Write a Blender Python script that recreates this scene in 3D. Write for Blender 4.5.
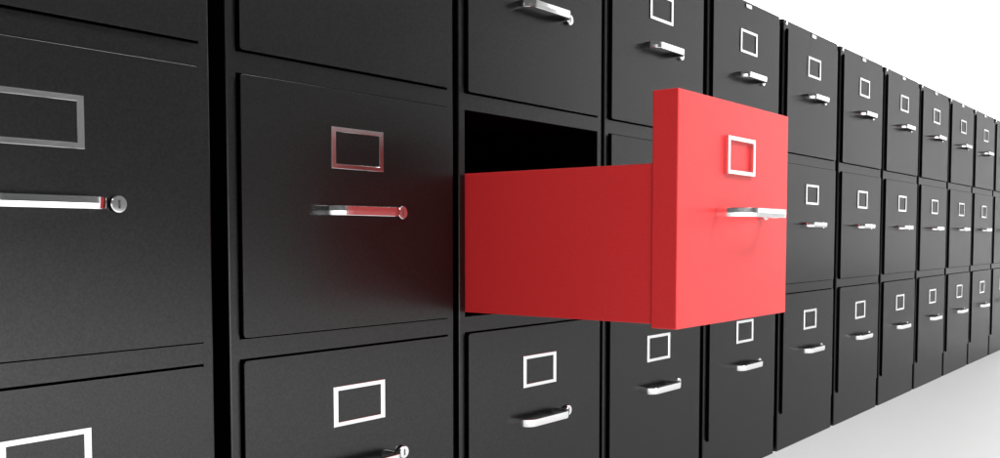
import bpy, bmesh, math
from mathutils import Vector, Matrix

scene = bpy.context.scene
for o in list(bpy.data.objects):
    bpy.data.objects.remove(o)

S = 0.48                       # metres per cabinet pitch (all cabinet numbers below are in pitches)

# ------------------------------------------------------------------ camera
YAW, PITCH = 0.9014, 0.0533
fw = Vector((math.sin(YAW)*math.cos(PITCH), math.cos(YAW)*math.cos(PITCH), -math.sin(PITCH)))
rt = Vector((math.cos(YAW), -math.sin(YAW), 0))
up = rt.cross(fw)
cam_data = bpy.data.cameras.new('camera')
cam = bpy.data.objects.new('camera', cam_data)
scene.collection.objects.link(cam)
m = Matrix((rt, up, -fw)).transposed().to_4x4()
m.translation = Vector((-0.477, -2.1913, 1.2951)) * S
cam.matrix_world = m
cam_data.sensor_width = 36.0
cam_data.lens = 942.3/1000*36
cam_data.shift_y = 0.0591
cam_data.clip_start = 0.05
cam_data.clip_end = 200
scene.camera = cam

# ------------------------------------------------------------------ world, lamps, exposure
world = bpy.data.worlds.new('World')
scene.world = world
world.use_nodes = True
bg = world.node_tree.nodes['Background']
bg.inputs[0].default_value = (1, 1, 1, 1)
bg.inputs[1].default_value = 0.115

def area(name, loc, target, sx, sy, watts, spread=180):
    d = bpy.data.lights.new(name, 'AREA')
    d.shape = 'RECTANGLE'; d.size = sx; d.size_y = sy; d.energy = watts; d.spread = math.radians(spread)
    o = bpy.data.objects.new(name, d)
    scene.collection.objects.link(o)
    o.location = loc
    o.rotation_euler = (Vector(target) - Vector(loc)).to_track_quat('-Z', 'Y').to_euler()
    return o

area('key_softbox', (4.5, -4.3, 6.6), (3.0, -0.3, 0.3), 2.2, 2.2, 580)
area('side_softbox', (7.9, -2.7, 1.8), (2.8, 0, 0.9), 3.6, 2.9, 34)
area('added_overhead_fill', (-1.2, -8.6, 4.6), (-1.2, -8.6, 0), 5.5, 11.0, 2250, 110)  # added lamp behind the camera; brightens the far floor mirrored in the cabinets
area('backdrop_light', (5.2, 2.3, 4.2), (9.2, 2.4, 1.7), 2.0, 2.0, 340, 80)

scene.cycles.caustics_reflective = False
scene.cycles.caustics_refractive = False
scene.view_settings.view_transform = 'Standard'
scene.view_settings.look = 'None'
scene.view_settings.exposure = 0
scene.view_settings.gamma = 1
scene.view_settings.use_curve_mapping = False

# ------------------------------------------------------------------ materials
def new_mat(name):
    mt = bpy.data.materials.new(name); mt.use_nodes = True
    nt = mt.node_tree
    return mt, nt, nt.nodes['Principled BSDF']

def grain(nt, b, scale, dist, strength, rough, rough_var, col_var=0.0):
    N = nt.nodes; L = nt.links
    tc = N.new('ShaderNodeTexCoord'); oi = N.new('ShaderNodeObjectInfo')
    off = N.new('ShaderNodeVectorMath'); off.operation = 'MULTIPLY_ADD'
    cmb = N.new('ShaderNodeCombineXYZ')
    for i in range(3): L.new(oi.outputs['Random'], cmb.inputs[i])
    off.inputs[1].default_value = (7.3, 4.1, 9.7)
    L.new(cmb.outputs[0], off.inputs[0]); L.new(tc.outputs['Object'], off.inputs[2])
    n1 = N.new('ShaderNodeTexNoise'); n1.inputs['Scale'].default_value = scale
    n1.inputs['Detail'].default_value = 2.0
    L.new(off.outputs[0], n1.inputs['Vector'])
    bp = N.new('ShaderNodeBump'); bp.inputs['Strength'].default_value = strength
    bp.inputs['Distance'].default_value = dist
    L.new(n1.outputs['Fac'], bp.inputs['Height']); L.new(bp.outputs[0], b.inputs['Normal'])
    n2 = N.new('ShaderNodeTexNoise'); n2.inputs['Scale'].default_value = 6.0
    n2.inputs['Detail'].default_value = 4.0
    L.new(off.outputs[0], n2.inputs['Vector'])
    mr = N.new('ShaderNodeMapRange')
    mr.inputs['To Min'].default_value = rough - rough_var; mr.inputs['To Max'].default_value = rough + rough_var
    L.new(n2.outputs['Fac'], mr.inputs['Value']); L.new(mr.outputs[0], b.inputs['Roughness'])
    if col_var:                          # fine speckle of the paint's own pigment
        base = b.inputs['Base Color'].default_value[:]
        n3 = N.new('ShaderNodeTexNoise'); n3.inputs['Scale'].default_value = scale*0.9
        n3.inputs['Detail'].default_value = 1.0
        L.new(off.outputs[0], n3.inputs['Vector'])
        m2 = N.new('ShaderNodeMapRange')
        m2.inputs['From Min'].default_value = 0.25; m2.inputs['From Max'].default_value = 0.75
        m2.inputs['To Min'].default_value = 1-col_var; m2.inputs['To Max'].default_value = 1+col_var
        L.new(n3.outputs['Fac'], m2.inputs['Value'])
        sc = N.new('ShaderNodeVectorMath'); sc.operation = 'SCALE'
        sc.inputs[0].default_value = base[:3]
        L.new(m2.outputs[0], sc.inputs['Scale']); L.new(sc.outputs[0], b.inputs['Base Color'])

black, nt, b = new_mat('black_powder_coat')
b.inputs['Base Color'].default_value = (0.056, 0.0555, 0.056, 1)     # dark metallic lacquer: dim mirror, little edge gain
b.inputs['Metallic'].default_value = 1.0
b.inputs['Specular Tint'].default_value = (0.68, 0.68, 0.68, 1)
grain(nt, b, 420, 0.0003, 0.05, 0.285, 0.012, 0.13)

inside, nt, b = new_mat('painted_inside_shade')
b.inputs['Base Color'].default_value = (0.002, 0.002, 0.002, 1)  # near-black colour stands in for the shade inside the drawer openings
b.inputs['Specular IOR Level'].default_value = 0.0
grain(nt, b, 300, 0.0004, 0.2, 0.85, 0.05)

red, nt, b = new_mat('red_enamel')
b.inputs['Base Color'].default_value = (0.72, 0.029, 0.031, 1)
b.inputs['IOR'].default_value = 1.5
grain(nt, b, 420, 0.0003, 0.08, 0.42, 0.02, 0.06)

chrome, nt, b = new_mat('polished_chrome')
b.inputs['Base Color'].default_value = (0.93, 0.93, 0.94, 1)
b.inputs['Metallic'].default_value = 1.0
grain(nt, b, 60, 0.0004, 0.03, 0.09, 0.03)

satin, nt, b = new_mat('satin_nickel')
b.inputs['Base Color'].default_value = (0.88, 0.88, 0.89, 1)
b.inputs['Metallic'].default_value = 1.0
grain(nt, b, 300, 0.0003, 0.03, 0.17, 0.02)

slot_dark, nt, b = new_mat('keyway_dark')
b.inputs['Base Color'].default_value = (0.03, 0.03, 0.03, 1)
b.inputs['Roughness'].default_value = 0.6

white, nt, b = new_mat('white_studio_vinyl')
b.inputs['Base Color'].default_value = (0.64, 0.64, 0.64, 1)
b.inputs['IOR'].default_value = 1.4
grain(nt, b, 90, 0.0006, 0.06, 0.55, 0.05)

# ------------------------------------------------------------------ helpers
def link(name, mesh, parent=None, loc=(0, 0, 0)):
    o = bpy.data.objects.new(name, mesh)
    scene.collection.objects.link(o)
    o.location = loc
    o.parent = parent
    return o

def finish(bm, name, mats, smooth=True, sharp=38):
    bmesh.ops.scale(bm, vec=(S, S, S), verts=bm.verts)
    bmesh.ops.recalc_face_normals(bm, faces=bm.faces)
    me = bpy.data.meshes.new(name)
    bm.to_mesh(me); bm.free()
    for mt in mats: me.materials.append(mt)
    if smooth:
        for p in me.polygons: p.use_smooth = True
        me.set_sharp_from_angle(angle=math.radians(sharp))
    return me

def box(bm, x0, x1, y0, y1, z0, z1, bev=0.0, seg=2, mat=0):
    vs = [bm.verts.new((x, y, z)) for x in (x0, x1) for y in (y0, y1) for z in (z0, z1)]
    fs = [bm.faces.new([vs[i] for i in f]) for f in
          ((0,1,3,2), (4,6,7,5), (0,4,5,1), (2,3,7,6), (0,2,6,4), (1,5,7,3))]
    for f in fs: f.material_index = mat
    if bev:
        es = list({e for f in fs for e in f.edges})
        r = bmesh.ops.bevel(bm, geom=es, offset=bev, segments=seg, profile=0.5, affect='EDGES')
        for f in r['faces']: f.material_index = mat
    return fs

# ------------------------------------------------------------------ measures of one cabinet (in pitches)
W = 0.938
ML, MR = 0.0363, 0.0356
T = 2.5911
ROWS = [(0.227, 0.9521), (1.0154, 1.7455), (1.8105, 2.5389)]     # bottom and top of each drawer
DEPTH = 1.30
OFF = {0: 0.1001, 1: 0.0902, 2: 0.0572, 3: 0.0184, 4: 0.001}
DW = W - ML - MR
NCAB = 12

# ------------------------------------------------------------------ the setting: studio floor and backdrop sweep
FX0, FX1, FY0, FY1 = -12.0, 8.2, -24.0, 2.6
R = 1.0; H = 5.0
bm = bmesh.new()
vs = [bm.verts.new(p) for p in ((FX0, FY0, 0), (FX1, FY0, 0), (FX1, FY1, 0), (FX0, FY1, 0))]
bm.faces.new(vs)
me = bpy.data.meshes.new('floor'); bm.to_mesh(me); bm.free(); me.materials.append(white)
fl = link('floor', me); fl['kind'] = 'structure'
# the sweep: cross-section (outward distance, height) dragged along the right and the rear floor edge round one corner
sec = [(R*math.sin(a), R - R*math.cos(a)) for a in [i*math.pi/2/14 for i in range(15)]] + [(R, H)]
path = [((FX1, FY0), (1, 0))] + [((FX1, FY1), (math.cos(a), math.sin(a))) for a in [i*math.pi/2/14 for i in range(15)]] + [((FX0, FY1), (0, 1))]
bm = bmesh.new()
grid = [[bm.verts.new((c[0]+d[0]*s, c[1]+d[1]*s, z)) for s, z in sec] for c, d in path]
for i in range(len(grid)-1):
    for j in range(len(sec)-1):
        q = [grid[i][j], grid[i+1][j], grid[i+1][j+1], grid[i][j+1]]
        bm.faces.new(q)
bmesh.ops.remove_doubles(bm, verts=bm.verts, dist=1e-5)
me = bpy.data.meshes.new('backdrop'); bm.to_mesh(me); bm.free(); me.materials.append(white)
for p in me.polygons: p.use_smooth = True
bd = link('backdrop', me); bd['kind'] = 'structure'

# ------------------------------------------------------------------ cabinet meshes
def body_mesh():
    bm = bmesh.new()
    xs = [0, ML, W-MR, W]
    zs = [0.0] + [v for r in ROWS for v in r] + [T]
    F = [[bm.verts.new((x, 0, z)) for z in zs] for x in xs]
    B = {}
    for i, j in ((0, 0), (3, 0), (0, 7), (3, 7)):
        B[i, j] = bm.verts.new((xs[i], DEPTH, zs[j]))
    rim = []
    for i in range(3):
        for j in range(7):
            c = [F[i][j], F[i+1][j], F[i+1][j+1], F[i][j+1]]
            if i == 1 and j in (1, 3, 5):
                k = [bm.verts.new((v.co.x, DEPTH-0.04, v.co.z)) for v in c]
                for a in range(4):
                    n = (a+1) % 4
                    bm.faces.new((c[a], c[n], k[n], k[a])).material_index = 1
                    rim.append(bm.edges.get((c[a], c[n])))
                bm.faces.new(k).material_index = 1
            else:
                bm.faces.new(c)
    bm.faces.new([F[0][j] for j in range(8)] + [B[0, 7], B[0, 0]])
    bm.faces.new([F[3][j] for j in range(8)] + [B[3, 7], B[3, 0]])
    bm.faces.new([F[i][7] for i in range(4)] + [B[3, 7], B[0, 7]])
    bm.faces.new([F[i][0] for i in range(4)] + [B[3, 0], B[0, 0]])
    bm.faces.new([B[0, 0], B[3, 0], B[3, 7], B[0, 7]])
    bmesh.ops.recalc_face_normals(bm, faces=bm.faces)
    outer = [bm.edges.get((F[i][j], F[i][j+1])) for i in (0, 3) for j in range(7)] + \
            [bm.edges.get((F[i][j], F[i+1][j])) for j in (0, 7) for i in range(3)]
    bmesh.ops.bevel(bm, geom=outer, offset=0.0045, segments=2, profile=0.5, affect='EDGES')
    bmesh.ops.bevel(bm, geom=[e for e in rim if e.is_valid], offset=0.0040, segments=1, profile=0.5, affect='EDGES', material=1)  # rim bevel takes the shade colour, painting a dark gap line round each drawer
    return finish(bm, 'cabinet_body', [black, inside], False)

def front_mesh():
    # origin: middle of the drawer front's lower edge, in the plane of the cabinet's face frame
    bm = bmesh.new()
    h = ROWS[1][1] - ROWS[1][0]
    rc, ch = 0.011, 0.0005
    def ring(ins, y):
        x1, z0, z1, r = DW/2-.001-ins, .001+ins, h-.001-ins, rc-ins
        out = []
        for cx, cz, a0 in ((x1-r, z1-r, 0), (-x1+r, z1-r, 90), (-x1+r, z0+r, 180), (x1-r, z0+r, 270)):
            for k in range(6):
                a = math.radians(a0 + 18*k)
                out.append(bm.verts.new((cx+r*math.cos(a), y, cz+r*math.sin(a))))
        return out
    rr = [ring(ch, -0.0085), ring(0, -0.0085-ch), ring(0, -0.0150+ch), ring(ch*.3, -0.0150+ch*.3), ring(ch, -0.0150)]
    for r0, r1 in zip(rr, rr[1:]):
        for k in range(24):
            bm.faces.new((r0[k], r0[(k+1) % 24], r1[(k+1) % 24], r1[k]))
    bm.faces.new(rr[0]); bm.faces.new(rr[-1])
    box(bm, -DW/2+.016, DW/2-.016, -0.0090, 0.060, .016, h-.016)
    return finish(bm, 'drawer_front', [black], False)

TH = 0.088
def red_front_mesh():
    bm = bmesh.new()
    h = ROWS[1][1] - ROWS[1][0]
    box(bm, -DW/2, DW/2, 0.0, TH, 0, h, 0.0035, 3)
    return finish(bm, 'red_drawer_front', [red], False)

def red_box_mesh():
    bm = bmesh.new()
    x0, x1 = -DW/2+.0045, DW/2-.0045
    y0, y1 = TH-.002, TH+1.12
    z0, z1 = 1.0280-ROWS[1][0], 1.5241-ROWS[1][0]
    t = .012
    o = [(x0, y0), (x1, y0), (x1, y1), (x0, y1)]
    i_ = [(x0+t, y0+t), (x1-t, y0+t), (x1-t, y1-t), (x0+t, y1-t)]
    ob = [bm.verts.new((x, y, z0)) for x, y in o]; ot = [bm.verts.new((x, y, z1)) for x, y in o]
    ib = [bm.verts.new((x, y, z0+t)) for x, y in i_]; it = [bm.verts.new((x, y, z1)) for x, y in i_]
    bm.faces.new(ob); bm.faces.new(ib)
    es = []
    for a in range(4):
        n = (a+1) % 4
        bm.faces.new((ob[a], ob[n], ot[n], ot[a]))
        bm.faces.new((ib[a], ib[n], it[n], it[a]))
        bm.faces.new((ot[a], ot[n], it[n], it[a]))
        es += [bm.edges.get((ob[a], ob[n])), bm.edges.get((ot[a], ot[n]))]
    bmesh.ops.recalc_face_normals(bm, faces=bm.faces)
    bmesh.ops.bevel(bm, geom=es, offset=.003, segments=2, profile=.5, affect='EDGES')
    return finish(bm, 'drawer_box', [red], False)

def label_mesh(t=0.013):
    bm = bmesh.new()
    w, h, bx, bz = 0.219, 0.126, 0.0185, 0.0145
    rings = []
    # (inset from the outer outline, depth)
    def ring(dx, dz, y):
        return [bm.verts.new((sx*(w/2-dx), y, sz*(h/2-dz))) for sx, sz in ((-1,-1), (1,-1), (1,1), (-1,1))]
    c = 0.0012
    rings = [ring(0, 0, 0), ring(0, 0, -t+c), ring(c, c, -t), ring(bx-c, bz-c, -t), ring(bx, bz, -t+c), ring(bx, bz, 0)]
    for r0, r1 in zip(rings, rings[1:]+rings[:1]):
        for a in range(4):
            n = (a+1) % 4
            bm.faces.new((r0[a], r0[n], r1[n], r1[a]))
    return finish(bm, 'label_holder', [satin], False)

def handle_mesh(x0, x1, h, rc, metal):
    # a flat bar bent to a bow: out from the drawer, round a bend, along the front and back
    bm = bmesh.new()
    pts = [(x0, 0.004)]
    n = 18
    for i in range(n+1):
        a = math.pi/2*i/n
        pts.append((x0 + rc*(1-math.cos(a)), -(h-rc) - rc*math.sin(a)))
    for i in range(n+1):
        a = math.pi/2*(1-i/n)
        pts.append((x1 - rc*(1-math.cos(a)), -(h-rc) - rc*math.sin(a)))
    pts.append((x1, 0.004))
    th, hh, c = 0.015, 0.0145, 0.0014
    prof = [(-0.0016, -hh+c), (-c-0.001, -hh), (-th+c, -hh), (-th, -hh+c), (-th, hh-c), (-th+c, hh), (-c, hh), (0, hh-c), (0.0, -0.001)]
    rings = []
    for i, p in enumerate(pts):
        a = pts[max(i-1, 0)]; b_ = pts[min(i+1, len(pts)-1)]
        d = Vector((b_[0]-a[0], b_[1]-a[1])).normalized()
        nrm = Vector((d.y, -d.x))          # outward side of the bow
        rings.append([bm.verts.new((p[0]+nrm.x*o, p[1]+nrm.y*o, z)) for o, z in prof])
    k = len(prof)
    for r0, r1 in zip(rings, rings[1:]):
        for a in range(k):
            bm.faces.new((r0[a], r0[(a+1) % k], r1[(a+1) % k], r1[a]))
    bm.faces.new(rings[0]); bm.faces.new(rings[-1])
    return finish(bm, 'handle', [metal], True, 6.5)

def lock_mesh(k):                 # k: how far the lock face stands out of the drawer
    bm = bmesh.new()
    prof = [(0.0, 0.002), (0.0145, 0.002), (0.0145, -0.011), (0.0195, -0.012), (0.021, -0.0135), (0.021, -0.0205), (0.0195, -0.0228), (0.017, -0.0232)]
    n = 28
    rings = []
    for r, y in prof[1:]:
        rings.append([bm.verts.new((r*math.cos(2*math.pi*i/n), y, r*math.sin(2*math.pi*i/n))) for i in range(n)])
    for r0, r1 in zip(rings, rings[1:]):
        for i in range(n):
            bm.faces.new((r0[i], r0[(i+1) % n], r1[(i+1) % n], r1[i]))
    bm.faces.new(rings[0]); bm.faces.new(rings[-1])
    box(bm, -0.0027, 0.0027, -0.0242, -0.0225, -0.0105, 0.0105, 0, 1, 1)
    for v in bm.verts:
        v.co.y *= k/0.0232
    return finish(bm, 'lock', [satin, slot_dark], True, 18)

def tag_mesh():
    bm = bmesh.new()
    box(bm, -0.038, 0.038, -0.005, 0.001, -0.0105, 0.0105, 0.0012, 2)
    return finish(bm, 'name_tag', [chrome])

def plug_mesh():
    bm = bmesh.new()
    n = 20
    rings = [[bm.verts.new((r*math.cos(2*math.pi*i/n), y, r*math.sin(2*math.pi*i/n))) for i in range(n)]
             for r, y in ((0.0150, 0.001), (0.0150, -0.005), (0.0135, -0.008), (0.008, -0.0095))]
    for r0, r1 in zip(rings, rings[1:]):
        for i in range(n):
            bm.faces.new((r0[i], r0[(i+1) % n], r1[(i+1) % n], r1[i]))
    bm.faces.new(rings[0]); bm.faces.new(rings[-1])
    return finish(bm, 'corner_stud', [chrome])

BODY, FRONT, REDF, REDB = body_mesh(), front_mesh(), red_front_mesh(), red_box_mesh()
LABEL, LOCK, TAG, STUD = label_mesh(0.0045), lock_mesh(0.0130), tag_mesh(), plug_mesh()
REDLABEL, REDLOCK = label_mesh(0.013), lock_mesh(0.0232)
HANDLE = handle_mesh(-0.152, 0.146, 0.064, 0.046, chrome)
REDHANDLE = handle_mesh(-0.172, 0.212, 0.112, 0.085, satin)

# ------------------------------------------------------------------ the row of cabinets
LABELS = [
    'black steel filing cabinet nearest the camera, cut off by the left edge of the picture',
    'black filing cabinet with the red glow of the open drawer on its middle drawer',
    'black filing cabinet with its middle drawer bright red and pulled far out',
    'black filing cabinet half hidden just behind the red drawer front, fourth from the left',
    'fifth black filing cabinet from the left, its middle drawer wholly hidden by the red front',
    'sixth black filing cabinet from the left, first one clear right of the red drawer',
    'second black filing cabinet to the right of the red drawer front',
    'third black filing cabinet to the right of the red drawer front',
    'fourth black filing cabinet to the right of the red drawer front',
    'fifth black filing cabinet to the right of the red drawer front',
    'small far black filing cabinet, second from the right edge of the picture',
    'farthest black filing cabinet, a narrow strip cut by the right edge of the picture',
]
XC = (ML + W - MR)/2          # middle of the drawers
EXT = 0.8403                  # how far the red front stands out
for i in range(NCAB):
    root = link('filing_cabinet', None, None, ((i + OFF.get(i, 0.0))*S, 0, 0))
    root.empty_display_size = 0.1
    root['label'] = LABELS[i]
    root['category'] = 'filing cabinet'
    root['group'] = 'row of black filing cabinets'
    link('body', BODY, root)
    link('name_tag', TAG, root, (0.492*S, 0, 2.5655*S))
    link('corner_stud', STUD, root, (0.030*S, 0, 2.571*S))
    for k, (zb, zt) in enumerate(ROWS):
        is_red = (i == 2 and k == 1)
        if is_red:
            d = link('drawer', REDF, root, (XC*S, -EXT*S, zb*S))
            d['label'] = 'bright red drawer pulled far out of the black cabinet'
            link('drawer_box', REDB, d)
            y = 0.0
        else:
            d = link('drawer', FRONT, root, (XC*S, 0, zb*S))
            if abs((zt-zb) - (ROWS[1][1]-ROWS[1][0])) > 1e-4:
                d.scale.z = (zt-zb)/(ROWS[1][1]-ROWS[1][0])
            y = -0.0150
        link('label_holder', REDLABEL if is_red else LABEL, d, (0, y*S, 0.5530*S))
        link('handle', REDHANDLE if is_red else HANDLE, d, (0, y*S, 0.3620*S))
        link('lock', REDLOCK if is_red else LOCK, d, ((0.658-XC)*S, y*S, 0.3620*S))
